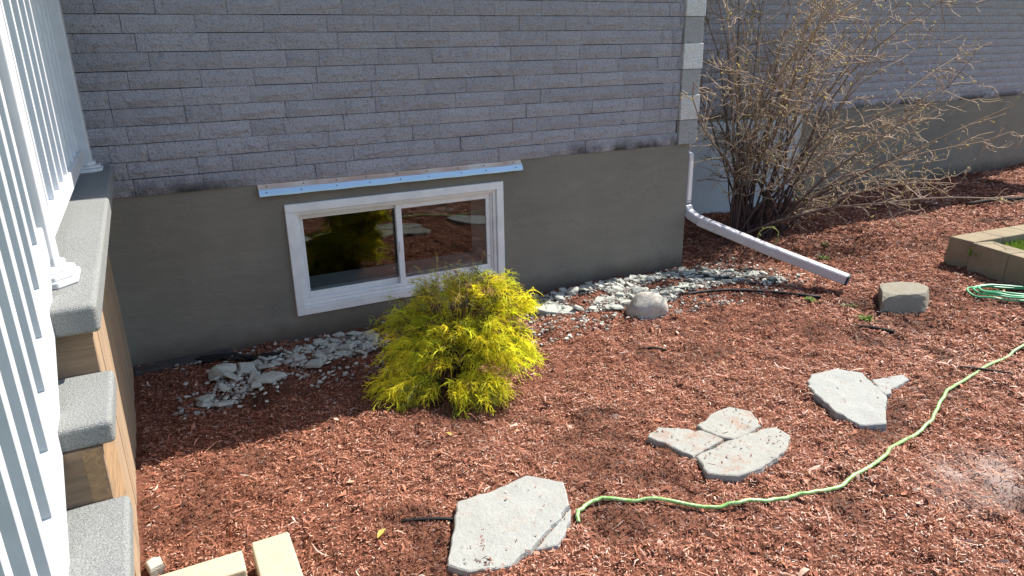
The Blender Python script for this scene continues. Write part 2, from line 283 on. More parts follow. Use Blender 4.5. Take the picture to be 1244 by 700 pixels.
# bricks: a few meshes shared by all
def brick_mesh(L, seed, H=.0965, D=.03, nxb=5, nzb=2):
    r = np.random.default_rng(seed); V = []; F = []; e = .0035
    for j in range(nzb + 1):
        for i_ in range(nxb + 1):
            x = -L / 2 + L * i_ / nxb; z = H * j / nzb; eb = i_ in (0, nxb) or j in (0, nzb)
            if not eb: x += r.normal(0, L * .025); z += r.normal(0, .006)
            V.append((x, -.004 + r.uniform(-.002, .002) if eb else -.010 - r.uniform(0, .012), z))
    idx = lambda i_, j: j * (nxb + 1) + i_
    for j in range(nzb):
        for i_ in range(nxb): F.append((idx(i_, j), idx(i_ + 1, j), idx(i_ + 1, j + 1), idx(i_, j + 1)))
    ring = [idx(i_, 0) for i_ in range(nxb + 1)] + [idx(nxb, j) for j in range(1, nzb + 1)] + [idx(i_, nzb) for i_ in range(nxb - 1, -1, -1)] + [idx(0, j) for j in range(nzb - 1, 0, -1)]
    b = len(V); V += [(V[k][0], D, V[k][2]) for k in ring]; m_ = len(ring)
    for k in range(m_): F.append((ring[k], b + k, b + (k + 1) % m_, ring[(k + 1) % m_]))
    me = bpy.data.meshes.new('brick'); me.from_pydata(V, [], F); me.update(); me.materials.append(M_brick); return me
LENS = [.1, .197, .297, .377]; BM = {L: [brick_mesh(L - .0025, int(L * 1000) + s) for s in range(6)] for L in LENS}
cands = []
def course(x0, x1, y, z, r):
    x = x0
    while x < x1 - .02:
        rem = x1 - x; ok = [L for L in LENS if L <= rem + .001]
        if not ok: cands.append((x, rem, y, z)); break
        L = float(r.choice([.377, .377, .377, .297, .197])); L = L if L <= rem else max(ok)
        if rem - L < .09 and rem - L > .001: L = [q for q in LENS if q <= rem - .1] [-1] if rem > .2 else L
        cands.append((x, L, y, z)); x += L
rr = np.random.default_rng(5)
for k in range(22):
    z = ZB + .1 * k + .0015; course(-.75 - rr.uniform(0, .35), 3.96, -.004, z, rr)
    course(4.13, 13.03 , 1.476, z, rr)
ind, rest = [], []
for c_ in cands:
    x, L, y, z = c_; vis = (z < 2.25 if y < 1 else z < 2.4); (ind if vis and (y < 1 or True) else rest).append(c_)
ind.sort(key=lambda c_: math.dist((c_[0], c_[2], c_[3]), (0, -4.64, 1.86)))
rest += ind[300:]; ind = ind[:300]
def bmesh_for(L, r): return BM[min(LENS, key=lambda q: abs(q - L))][r.integers(6)], L / min(LENS, key=lambda q: abs(q - L))
for x, L, y, z in ind:
    me, s = bmesh_for(L, rr); o = bpy.data.objects.new('brick', me); S.collection.objects.link(o); o.location = (x + L / 2, y + rr.normal(0, .0022), z + rr.normal(0, .0006)); o.scale.x = s
    o.rotation_euler = (rr.normal(0, .008), 0, rr.normal(0, .004)); hp(o)
Vs, Fs = [], []; off = 0
for x, L, y, z in rest:
    me, s = bmesh_for(L, rr); v = [(a.co.x * s + x + L / 2, a.co.y + y, a.co.z + z) for a in me.vertices]; Vs += v; Fs += [tuple(q + off for q in p.vertices) for p in me.polygons]; off += len(v)
tag(hp(pyd('brick', Vs, Fs, M_brick)), kind='stuff')
for k in range(11):     # corner quoins, each two courses high
    w = k % 2; e = .006 * w
    q = box('quoin', (3.962, 4.152 + e, -.028 - e, .20, ZB + .2 * k + .002, ZB + .2 * k + .199), M_quoinw if w else M_quoing, None, .004); hp(q)
# window
cw = .055
def frame(name, x0, x1, z0, z1, y0, y1, w, mat_, parent=None, wb=None, bev=.003):
    wb = w if wb is None else wb
    return boxes(name, [(x0, x1, y0, y1, z0, z0 + wb), (x0, x1, y0, y1, z1 - w, z1), (x0, x0 + w, y0, y1, z0 + wb, z1 - w), (x1 - w, x1, y0, y1, z0 + wb, z1 - w)], mat_, parent, bev)
win = hp(frame('window', wx0, wx1, wz0, wz1, -.022, .03, cw, M_vinyl)); wid = Matrix.Translation((0, 0, 0))
def wp(o): o.parent = win; o.matrix_parent_inverse = Matrix.Identity(4); return o
wp(frame('jamb', wx0 + cw + .001, wx1 - cw - .001, wz0 + cw + .001, wz1 - cw - .001, .0, .13, .022, M_vinyl))
ix0, ix1, iz0, iz1 = wx0 + cw + .023, wx1 - cw - .023, wz0 + cw + .023, wz1 - cw - .023
wp(frame('track', ix0 + .001, ix1 - .001, iz0 + .001, iz1 - .001, .018, .03, .012, M_vinyl, wb=.02))
wp(frame('sash', ix0 + .002, 1.545, iz0 + .004, iz1 - .004, .064, .092, .040, M_vinyl, wb=.05)); wp(frame('sash', 1.50, ix1 - .002, iz0 + .004, iz1 - .004, .032, .060, .042, M_vinyl, wb=.05))
wp(box('pane', (ix0 + .03, 1.52, .076, .080, iz0 + .04, iz1 - .03), M_glass)); wp(box('pane', (1.53, ix1 - .03, .044, .048, iz0 + .04, iz1 - .03), M_glass))
wp(box('latch', (1.508, 1.528, .022, .031, .50, .58), M_vinyl, None, .003))
# inner well: light reveal and sill, dark room behind
wp(boxes('reveal', [(ix0 - .02, ix1 + .02, .131, .42, iz0 - .03, iz0 + .055), (ix0 - .05, ix0 - .001, .131, .42, iz0 + .056, iz1), (ix1 + .001, ix1 + .05, .131, .42, iz0 + .056, iz1), (ix0 - .05, ix1 + .05, .131, .42, iz1 + .001, iz1 + .05)], M_sill))
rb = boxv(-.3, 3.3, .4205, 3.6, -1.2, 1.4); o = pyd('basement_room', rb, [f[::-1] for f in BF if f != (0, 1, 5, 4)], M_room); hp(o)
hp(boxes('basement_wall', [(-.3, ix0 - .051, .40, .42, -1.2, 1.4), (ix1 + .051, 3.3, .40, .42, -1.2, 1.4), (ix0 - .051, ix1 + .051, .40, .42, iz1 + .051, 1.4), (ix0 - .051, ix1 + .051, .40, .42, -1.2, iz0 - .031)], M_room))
# drip flashing over the window
fx0, fx1 = .60, 2.478
def prof(name, pts, x0, x1, mat_, segs=24, wob=.0015):
    V, F = [], []; k = len(pts)
    for s in range(segs + 1):
        x = x0 + (x1 - x0) * s / segs; w = math.sin(s * 1.7) * wob
        for (y, z) in pts: V.append((x, y + w, z + w * .6))
    for s in range(segs):
        for j in range(k): F.append((s * k + j, s * k + (j + 1) % k, (s + 1) * k + (j + 1) % k, (s + 1) * k + j))
    F += [tuple(range(k))[::-1], tuple(range(segs * k, segs * k + k))]; return pyd(name, V, F, mat_)
fl = hp(prof('drip_flashing', [(-.002, 1.052), (-.030, 1.048), (-.046, 1.020), (-.047, 1.008), (-.044, 1.0075), (-.041, 1.018), (-.027, 1.041), (-.002, 1.045)], fx0, fx1, M_flash))
ft = prof('flashing_flange', [(-.003, 1.0535), (-.003, 1.079), (-.006, 1.079), (-.009, 1.068), (-.030, 1.0495), (-.030, 1.0485)], fx0, fx1, M_flasht); ft.parent = fl
for k in range(9):
    for (y, z) in ((-.0165, 1.064), (-.040, 1.031)):
        x = fx0 + .06 + k * .218 + random.uniform(-.02, .02); s = tube('screw', [(x, y + .008, z - .006), (x, y - .002, z + .002), (x, y - .006, z + .004)], [.0042, .0042, .0025], M_screw, fl, 6)
# thin pale boxes along the recessed wall behind the shrub
M_panel = mat('pale_panel', (.44, .50, .54), .6, .3); n = N(M_panel); n.col(n.mix((.50, .56, .60), (.36, .40, .42), n.noise(3, 5)))
for k, (a, b_) in enumerate(((4.2, 5.18), (5.19, 6.16), (6.17, 7.14))):
    o = box('pale_wall_panel', (a, b_, 1.452, 1.479, -.1, 1.045), M_panel, None, .003); hp(o)

# ---------------------------------------------------------------- downspout
ds = tag(empty('downspout', (4.72, -1.22, .0)), 'white metal downspout with elbow and long extension running out over the mulch', 'downspout')
def sweep_rect(P, w, h, name, mat_, upv=(0, 0, 1), hollow=False):
    P = [Vector(p) for p in P]; V, F = [], []
    for i_, p in enumerate(P):
        t_ = (P[min(i_ + 1, len(P) - 1)] - P[max(i_ - 1, 0)]).normalized(); u = Vector(upv); sd = t_.cross(u)
        if sd.length < .15: sd = t_.cross(Vector((.75, -.65, .1)).cross(Vector((0, 0, 1))).cross(t_)) if False else Vector((.95, .3, 0))
        sd.normalize(); u = sd.cross(t_).normalized(); c1 = .008
        for a, b_ in ((-w + c1, -h), (w - c1, -h), (w, -h + c1), (w, h - c1), (w - c1, h), (-w + c1, h), (-w, h - c1), (-w, -h + c1)): V.append(p + sd * a + u * b_)
    k = 8
    for i_ in range(len(P) - 1):
        for j in range(k): F.append((i_ * k + j, i_ * k + (j + 1) % k, (i_ + 1) * k + (j + 1) % k, (i_ + 1) * k + j))
    return V, F
e0, e1 = Vector((4.165, -.085, .425)), Vector((4.715, -1.225, .105))
def dsp(name, P, w, h, mat_=M_spout, th=.0015):
    V, F = sweep_rect(P, w, h, name, mat_); o = pyd(name, V, F, mat_); sm = o.modifiers.new('s', 'SOLIDIFY'); sm.thickness = th; o.parent = ds; o.matrix_parent_inverse = Matrix.Translation((-4.72, 1.22, 0)); return o
dsp('pipe', [(4.150, .26, 3.25), (4.150, .26, 1.32), (4.150, .20, 1.17), (4.150, .06, 1.06), (4.150, .045, .98), (4.150, .045, .56)], .034, .028)
dsp('elbow', [(4.150, .046, .585), (4.150, .038, .53), (4.152, .018, .482), (4.163, -.02, .455), (4.172, -.06, .438), e0 + (e1 - e0) * .10], .040, .034)
q0 = e0 + (e1 - e0) * .02; dd = (e1 - e0)
dsp('extension', [q0 + Vector((0, 0, .004)), e0 + dd * .5 + Vector((0, 0, -.006)), e1], .043, .037)
dark_in = pyd('opening_shade', [e1 - dd.normalized() * .05 + dd.cross(Vector((0, 0, 1))).normalized() * a + Vector((0, 0, 1)) * b_ for a, b_ in ((-.038, -.032), (.038, -.032), (.038, .032), (-.038, .032))], [(0, 1, 2, 3)], M_black); dark_in.parent = ds; dark_in.matrix_parent_inverse = Matrix.Translation((-4.72, 1.22, 0))  # black sheet standing in for the shade inside the pipe
sn = (dd.cross(Vector((0, 0, 1)))).normalized()
V, F = sweep_rect([e1 - dd.normalized() * .012, e1 + dd.normalized() * .003], .0445, .0385, '', M_black); o = pyd('mouth_shade_rim', V, F, M_black); o.parent = ds; o.matrix_parent_inverse = Matrix.Translation((-4.72, 1.22, 0))  # black collar added to paint the dark of the open end

for a_, b_ in ((.10, .02), (.14, -.015)):
    q1 = e0 + dd * a_ - sn * .0435 + Vector((0, 0, b_)) if sn.x > 0 else e0 + dd * a_ + sn * .0435 + Vector((0, 0, b_)); nn_ = (q1 - (e0 + dd * a_)).normalized()
    o = tube('screw', [q1, q1 + nn_ * .003, q1 + nn_ * .004], [.0045, .0045, .003], M_screw, None, 6); o.parent = ds; o.matrix_parent_inverse = Matrix.Translation((-4.72, 1.22, 0))
# ---------------------------------------------------------------- porch with steps and railing
porch = tag(empty('porch', (-.3, -1.5, 0)), 'porch and steps in grey outdoor carpet with white railing and wooden skirt boards', 'porch')
def pp(o, par=None):
    if par is None: o.parent = porch; o.matrix_parent_inverse = Matrix.Translation((.3, 1.5, 0))
    else: o.parent = par
    return o
pp(box('deck', (-2.2, -.168, -2.70, -.03, 1.20, 1.275), M_carpet, None, .013, 4))
for k in range(6):
    zt = 1.275 - .19 * (k + 1); yb = -2.655 - .315 * k
    if zt < .1: break
    pp(box('tread', (-1.5, -.162 + .003 * k, yb - .325, yb - .0125, zt - .058, zt), M_carpet, None, .012, 4))
    pp(box('riser', (-1.48, -.192, yb - .012, yb + .010, zt - .05, zt + .1315), M_riser, None, .002))
y = -.06; k = 0
while y > -4.5:           # vertical skirt boards
    w = .138; top = 1.199 if y - w > -2.68 else 1.275 - .19 * math.ceil((-(y - w) - 2.655) / .315) - .06
    if top < .2: break
    o = box('skirt_board', (-.297 + random.uniform(-.003, .003), -.275 + random.uniform(-.004, .004), y - w, y - .002, -.03, top - .003), M_fence, None, .003); pp(o); y -= w + .003; k += 1
# sawtooth stringer carrying the treads
V, F = [], []
for k in range(6):
    zt = 1.275 - .19 * (k + 1); ya = -2.6685 - .315 * k; yb = ya - .3145; lo = [max(-.03, .74 - .62 * (-2.66 - q)) for q in (yb, ya)]
    if zt < .1: break
    n_ = len(V); V += [(x, y_, z_) for x in (-.232, -.196) for y_, z_ in ((yb, lo[0]), (ya, lo[1]), (ya, zt - .0595), (yb, zt - .0595))]
    F += [tuple(q + n_ for q in f) for f in ((0, 3, 2, 1), (4, 5, 6, 7), (0, 1, 5, 4), (1, 2, 6, 5), (2, 3, 7, 6), (3, 0, 4, 7))]
pp(pyd('stringer', V, F, M_stringer))
# posts with stepped bases
def post(x, y, z0, z1, h=.055):
    p_ = pp(box('post', (x - h, x + h, y - h, y + h, z0, z1), M_rail, None, .005, 3))
    for e, za, zb in ((.043, 0, .018), (.034, .0185, .032), (.014, .0325, .052)):
        r_ = h + e; c1 = r_ * .45; P8 = [(-r_ + c1, -r_), (r_ - c1, -r_), (r_, -r_ + c1), (r_, r_ - c1), (r_ - c1, r_), (-r_ + c1, r_), (-r_, r_ - c1), (-r_, -r_ + c1)]
        V = [(x + a, y + b_, z0 + za) for a, b_ in P8] + [(x + a, y + b_, z0 + zb) for a, b_ in P8]; F = [(j, (j + 1) % 8, 8 + (j + 1) % 8, 8 + j) for j in range(8)] + [tuple(range(8))[::-1], tuple(range(8, 16))]
        o = pyd('post_base', V, F, M_rail); b_ = o.modifiers.new('b', 'BEVEL'); b_.width = .004; b_.segments = 2; pp(o)
post(-.312, -2.42, 1.2755, 2.40); post(-.315, -.19, 1.2755, 2.40, .062); post(-.312, -4.62, .0, 1.22)
pp(box('bottom_rail', (-.338, -.288, -2.364, -.253, 1.325, 1.395), M_rail, None, .004)); pp(box('top_rail', (-.350, -.276, -2.364, -.253, 2.20, 2.27), M_rail, None, .006))
y = -2.18
while y < -.3:
    pp(box('baluster', (-.330, -.297, y - .0165, y + .0165, 1.3955, 2.1995), M_rail, None, .002)); y += .205
sl_ = .645
def slope(x, y, z): return (x, y, z + sl_ * (y + 2.5))
pp(box('bottom_rail', (-.335, -.267, -4.56, -2.478, 1.335, 1.425), M_rail, None, .004, 2, slope)); pp(box('top_rail', (-.350, -.262, -4.56, -2.478, 2.14, 2.21), M_rail, None, .006, 2, slope))
y = -2.515
while y > -4.45:
    V = []
    for zz in (1.4255, 2.1395):
        for a, b_ in ((-.0165, -.0165), (.0165, -.0165), (.0165, .0165), (-.0165, .0165)): V.append((-.2945 + a, y + b_, zz + sl_ * (y + b_ + 2.5)))
    o = pyd('baluster', V, BF, M_rail); b_ = o.modifiers.new('b', 'BEVEL'); b_.width = .002; pp(o); y -= .128

# ---------------------------------------------------------------- stones
def slab(name, P, z0, th, mat_, parent=None, jag=.008, tilt=(0, 0), seed=0):
    r = np.random.default_rng(seed); P = np.array(P); Q = []
    for a, b_ in zip(P, np.roll(P, -1, 0)):
        n_ = max(2, int(np.linalg.norm(b_ - a) / .03)); nrm = np.array([(b_ - a)[1], -(b_ - a)[0]]) / (np.linalg.norm(b_ - a) + 1e-9)
        for t_ in np.arange(n_) / n_: Q.append(a + (b_ - a) * t_ + nrm * r.normal(0, jag * .5) * (t_ > 0))
    Q = np.array(Q); c_ = Q.mean(0); k = len(Q)
    area = np.sum(Q[:, 0] * np.roll(Q[:, 1], -1) - np.roll(Q[:, 0], -1) * Q[:, 1])
    if area < 0: Q = Q[::-1]
    gm = max(float(ground_z(*q) + fine_z(*q)) for q in np.vstack([Q, c_ + (Q - c_) * .5])); z0 = max(z0, gm + .012 - th) - .053; V = []
    zz = lambda p_, h: (h + .05) if False else .05 * (h > 0) + h + tilt[0] * (p_[0] - c_[0]) + tilt[1] * (p_[1] - c_[1])
    rings = [(1.0 , 0), (1.02, th * .5), (1.0, th * .92), (.975, th)]
    for s, h in rings:
        for p_ in Q:
            d_ = p_ - c_; L = np.linalg.norm(d_); o_2 = c_ + d_ * (1 - (1 - s) * .25 / max(L, .05)) ; V.append((o_2[0] , o_2[1], z0 + zz(o_2, h) + (float(vn(o_2[0] * 9, o_2[1] * 9)) - .5) * .005 * (h > 0)))
    for s in (.6, .25):
        for p_ in Q: o_2 = c_ + (p_ - c_) * s; V.append((o_2[0], o_2[1], z0 + zz(o_2, th) + (float(vn(o_2[0] * 9, o_2[1] * 9)) - .5) * .005))
    V.append((c_[0], c_[1], z0 + zz(c_, th))); F = []
    for a in range(5):
        for j in range(k): F.append((a * k + j, a * k + (j + 1) % k, (a + 1) * k + (j + 1) % k, (a + 1) * k + j))
    for j in range(k): F.append((5 * k + j, 5 * k + (j + 1) % k, 6 * k))
    TOPS.append((Q.copy(), z0 + .05 + th, c_.copy())); o = pyd(name, V, F, mat_, parent); return o
TOPS = []
s1 = tag(empty('flagstone', (0, 0, 0)), 'large pale grey flagstone nearest the camera with a diagonal crack at its right corner', 'flagstone', 'flagstones laid in the mulch')
slab('slab', [(.936, -2.285), (1.106, -2.286), (1.285, -2.258), (1.40, -2.38), (1.335, -2.535), (1.20, -2.612), (1.075, -2.685), (1.044, -2.697), (.952, -2.738), (.804, -2.696), (.749, -2.626)], -.014, .050, M_flag, s1, seed=1)
slab('slab', [(1.336, -2.546), (1.315, -2.577), (1.24, -2.66), (1.173, -2.712), (1.085, -2.694), (1.20, -2.625)], -.016, .047, M_flag, s1, jag=.004, seed=2)
G = 'flagstones laid in the mulch'
tag(slab('flagstone', [(1.99, -2.221), (2.092, -2.177), (2.262, -2.305), (2.30, -2.418), (2.062, -2.472)], -.018, .046, M_flagd, seed=3), 'narrow left piece of the broken middle flagstone, pointing toward the yellow bush', 'flagstone', G)
tag(slab('flagstone', [(2.277, -2.255), (2.446, -2.198), (2.558, -2.189), (2.624, -2.283), (2.553, -2.422), (2.348, -2.446), (2.31, -2.41), (2.27, -2.31)], -.020, .045, M_flagd, seed=4), 'dirt-smeared back piece of the broken middle flagstone, farthest from the green hose', 'flagstone', G)
tag(slab('flagstone', [(2.068, -2.484), (2.30, -2.445), (2.541, -2.452), (2.60, -2.47), (2.60, -2.56), (2.522, -2.62), (2.452, -2.655), (2.237, -2.699), (2.124, -2.696), (2.024, -2.611)], -.014, .048, M_flagd, seed=5), 'front piece of the broken middle flagstone, largest of its three, nearest the green hose', 'flagstone', G)
tag(slab('flagstone', [(3.097, -2.238), (3.232, -2.144), (3.42, -2.162), (3.510, -2.275), (3.455, -2.374), (3.380, -2.517), (3.098, -2.724), (2.977, -2.665), (2.978, -2.519)], -.015, .050, M_flag, seed=6), 'clean five-sided flagstone farthest right, beside the small triangular chip', 'flagstone', G)
tag(slab('flagstone', [(3.49, -2.35), (3.699, -2.397), (3.67, -2.46), (3.586, -2.47), (3.49, -2.475), (3.441, -2.51), (3.395, -2.508), (3.465, -2.385)], -.018, .045, M_flag, seed=7), 'small jagged flagstone chip split off the right side of the farthest right slab', 'flagstone', G)
def rock(name, loc, sc, mat_, seed, sub=3, amp=.12, flat=None, rotz=0):
    bm = bmesh.new(); bmesh.ops.create_icosphere(bm, subdivisions=sub, radius=1); r = random.Random(seed); ofs = Vector((r.uniform(0, 50),) * 3)
    from mathutils import noise
    for v in bm.verts:
        k = 1 + amp * noise.noise(v.co * 1.3 + ofs) * 2 + amp * .5 * noise.noise(v.co * 3.5 + ofs)
        v.co = v.co * k
        if flat:
            for nn, dd_ in flat:
                nn = Vector(nn).normalized(); q = v.co.dot(nn)
                if q > dd_: v.co -= nn * (q - dd_) * .93
        v.co = Vector((v.co.x * sc[0], v.co.y * sc[1], v.co.z * sc[2]))
    me = bpy.data.meshes.new(name); bm.to_mesh(me); bm.free(); o = link(name, me, mat_); o.location = loc; o.rotation_euler.z = rotz
    for p_ in me.polygons: p_.use_smooth = flat is None
    return o
tag(rock('boulder', (3.06, -.83, .055), (.155, .135, .12), M_rock1, 4), 'rounded pale boulder at the front edge of the white rubble', 'rock')
tag(rock('boulder', (4.86, -1.60, .045), (.31, .22, .125), M_rock2, 9, 3, .10, [((.05, .1, 1), .60), ((-.75, -.65, .15), .62), ((1, -.25, .1), .74), ((-.5, .8, 0), .7), ((.35, -1, .1), .66), ((.8, .8, 0), .75)], .25), 'flat-topped angular brown grey rock near the end of the downspout', 'rock')
# rubble chips: the ones large enough to tell apart, then the crumbs
def chip_mesh(seed):
    r = np.random.default_rng(seed); k = r.integers(5, 8); th = np.sort(r.uniform(0, 2 * np.pi, k)); th = np.arange(k) * 2 * np.pi / k + r.normal(0, .25, k); rad = r.uniform(.6, 1.1, k); V = []; h = r.uniform(.25, .5)
    for s, z in ((1, 0), (.95, h * .7), (.75, h)):
        for t_, q in zip(th, rad): V.append((math.cos(t_) * q * s, math.sin(t_) * q * s * .75, z + r.normal(0, .05)))
    F = [(a * k + j, a * k + (j + 1) % k, (a + 1) * k + (j + 1) % k, (a + 1) * k + j) for a in range(2) for j in range(k)] + [tuple(range(2 * k, 3 * k)), tuple(range(k))[::-1]]
    me = bpy.data.meshes.new('stone_chip'); me.from_pydata(V, [], F); me.update(); me.materials.append(M_chip); return me
CM = [chip_mesh(s) for s in range(12)]
def inpoly(P, q):
    c_ = False; n_ = len(P)
    for i_ in range(n_):
        a, b_ = P[i_], P[(i_ + 1) % n_]
        if (a[1] > q[1]) != (b_[1] > q[1]) and q[0] < (b_[0] - a[0]) * (q[1] - a[1]) / (b_[1] - a[1]) + a[0]: c_ = not c_
    return c_
PL = [(.02, -.70), (.10, -.60), (.20, -.34), (.32, -.33), (.50, -.22), (.88, -.12), (1.18, -.10), (1.25, -.45), (1.05, -.50), (.70, -.52), (.55, -.42), (.42, -.60), (.25, -.78)]
PR_ = [(2.0, -.14), (2.42, -.32), (2.63, -.52), (2.92, -.70), (3.35, -.70), (3.70, -.55), (4.05, -.62), (4.5, -.85), (4.55, -.62), (4.3, -.30), (4.05, -.10), (3.56, -.10), (2.85, -.10), (2.3, -.10)]
def scatter(P, n_, s0, s1, seed, label, group):
    r = np.random.default_rng(seed); P_ = np.array(P); out = 0; placed = []; tries = 0
    while out < n_ and tries < 20000:
        tries += 1; q = (r.uniform(P_[:, 0].min(), P_[:, 0].max()), r.uniform(P_[:, 1].min(), P_[:, 1].max())); s = r.uniform(s0, s1)
        if not inpoly(P, q) or vn(q[0] * 4 + 3, q[1] * 6 + 8) < .22 or any(math.dist(q, p_[:2]) < (s + p_[2]) * .62 for p_ in placed): continue
        placed.append((*q, s)); o = bpy.data.objects.new('stone_chip', CM[r.integers(12)]); S.collection.objects.link(o)
        o.location = (q[0], q[1], gz(*q) + .012 + r.uniform(0, .012)); o.scale = (s, s, s * r.uniform(.5, .9)); o.rotation_euler = (r.normal(0, .25), r.normal(0, .25), r.uniform(0, 6.28)); tag(o, label, 'stone', group); out += 1
scatter(PL, 48, .030, .085, 21, 'pale broken stone chip in the shaded rubble left of the yellow bush', 'stone chips in the shaded rubble left of the bush')
scatter(PR_, 115, .026, .075, 22, 'pale broken stone chip in the sunlit rubble between wall and boulder', 'stone chips in the rubble right of the bush')
def rubble(P, n_, seed, name):
    r = np.random.default_rng(seed); P_ = np.array(P); Vs, Fs, Cs = [], [], []; off = 0; cnt = 0
    while cnt < n_:
        q = (r.uniform(P_[:, 0].min() - .1, P_[:, 0].max() + .1), r.uniform(P_[:, 1].min() - .1, min(-.03, P_[:, 1].max() + .1)))
        if (not inpoly(P, q) and r.random() > .10) or vn(q[0] * 4 + 3, q[1] * 6 + 8) < r.uniform(.05, .45): continue
        cnt += 1; me = CM[r.integers(12)]; s = r.uniform(.006, .022); rot = Matrix.Rotation(r.uniform(0, 6.28), 3, 'Z') @ Matrix.Rotation(r.normal(0, .5), 3, 'X'); z = gz(*q) + .006 + r.uniform(0, .012)
        v = [rot @ (a.co * s) + Vector((q[0], q[1], z)) for a in me.vertices]; Vs += [tuple(a) for a in v]; c_ = (np.array([.50, .50, .44]) if r.random() < .6 else np.array([.26, .23, .20])) * r.uniform(.55, 1.15)
        Cs += [c_] * len(v); Fs += [tuple(k + off for k in p_.vertices) for p_ in me.polygons]; off += len(v)
    o = pyd(name, Vs, Fs, M_rub); a = o.data.color_attributes.new('tint', 'FLOAT_COLOR', 'POINT'); c4 = np.ones((len(Vs), 4), np.float32); c4[:, :3] = np.array(Cs); a.data.foreach_set('color', c4.ravel()); return o
tag(rubble(PL, 1500, 31, 'rubble'), 'small pale stone crumbs along the foundation left of the yellow bush', 'gravel', kind='stuff'); tag(rubble(PR_, 4500, 32, 'rubble'), 'small pale stone crumbs along the foundation between bush and downspout', 'gravel', kind='stuff')
tag(rock('stone', (.21, -.40, .05), (.075, .05, .055), M_chip, 14, 2, .2, [((0, 0, 1), .7)]), 'largest white stone chunk in the shade left of the window, standing against the dark ledge', 'stone')
tag(rock('stone', (.44, -.60, .03), (.10, .065, .035), M_chip, 15, 2, .2, [((0, 0, 1), .6)]), 'flat white stone slab lying in front of the shaded rubble, below the standing chunk', 'stone')
tag(slab('stone', [(2.36, -.34), (2.52, -.36), (2.66, -.47), (2.68, -.55), (2.60, -.57), (2.44, -.46)], .012, .022, M_chip, seed=12, tilt=(0, .12)), 'long flat pale stone at the left end of the sunlit rubble beside the yellow bush', 'stone')
tag(slab('stone', [(-.25, -2.02), (-.20, -2.01), (-.19, -2.06), (-.235, -2.075)], .0, .03, M_chip, seed=13), 'small pale stone beside the wooden skirt boards above the tan blocks', 'stone')
tag(box('footing', (-.27, .30, -.13, -.002, -.05, .035), M_footing, None, .008), 'dark dirty concrete footing ledge along the wall base at left', 'ledge')

_k = []
for (Q_, zt_, c_), n_ in zip(TOPS, (14, 2, 9, 14, 20, 5, 3)):
    lo, hi = Q_.min(0), Q_.max(0)
    V, F, C_ = shreds(n_ * 3, (lo[0], hi[0]), (lo[1], hi[1]), .006, .026, .003, .007, lambda x, y, r, Q_=Q_, c_=c_: np.array([inpoly([tuple(c_ + (q - c_) * .93) for q in Q_], (a, b)) for a, b in zip(x, y)]), .002, seed=300 + n_)
    b4 = V.reshape(-1, 8, 3); b4[:, :, 2] += (zt_ + .003 - b4[:, :, 2].min(1))[:, None]; _k.append((b4.reshape(-1, 3), F, C_ * .8))
off = 0; A1, A2_, A3 = [], [], []
for V, F, C_ in _k: A1.append(V); A2_.append(F + off); A3.append(C_); off += len(V)
tag(big('mulch', np.vstack(A1), np.vstack(A2_), M_mulch, cols=np.vstack(A3)), 'stray mulch shreds lying on top of the flagstones', 'mulch', kind='stuff')
def dry_leaf(x, y, s_, a, col, label):
    r = np.random.default_rng(int(x * 100)); V, F = [], []; o_L = [(0, 0), (.25, .18), (.55, .26), (.85, .12), (1.1, 0), (.85, -.12), (.55, -.26), (.25, -.18)]
    for u, v in o_L: V.append(((u * math.cos(a) - v * math.sin(a)) * s_, (u * math.sin(a) + v * math.cos(a)) * s_, .012 + abs(v) * s_ * .7 + u * s_ * .2))
    for u in (.25, .55, .85): V.append((u * math.cos(a) * s_, u * math.sin(a) * s_, .012 + u * s_ * .2))
    F = [(0, 8, 1), (1, 8, 9), (1, 9, 2), (2, 9, 10), (2, 10, 3), (3, 10, 4), (0, 7, 8), (7, 9, 8), (7, 6, 9), (6, 10, 9), (6, 5, 10), (5, 4, 10)]
    o = big('dry_leaf', V, F, M_weed, cols=np.tile(col, (len(V), 1))); o.location = (x, y, gz(x, y) + .004); tag(o, label, 'leaf')
dry_leaf(.57, -2.33, .05, .6, (.62, .50, .12), 'yellow fallen leaf on the mulch left of the nearest flagstone')
dry_leaf(1.15, -1.72, .035, 2.2, (.58, .46, .12), 'small yellowish leaf on the mulch in front of the yellow bush')
dry_leaf(2.95, -1.75, .04, 1.2, (.45, .30, .18), 'curled brown leaf on the mulch above the farthest flagstone')
# garden blocks
tag(box('garden_block', (.118, .256, -2.56, -2.222, -.03, .115), M_conc, None, .008, 3), 'tan concrete garden block at the bottom edge pointing away from the wall', 'block', 'tan garden blocks at the bottom left')
tag(box('garden_block', (-.22, .082, -2.372, -2.252, -.03, .118), M_conc, None, .008, 3), 'tan concrete garden block lying parallel to the wall beside the steps', 'block', 'tan garden blocks at the bottom left')
tag(box('garden_block', (-.17, .055, -2.52, -2.39, -.03, .095), M_conc, None, .008, 3), 'lower tan concrete garden block in front of the one beside the steps', 'block', 'tan garden blocks at the bottom left')

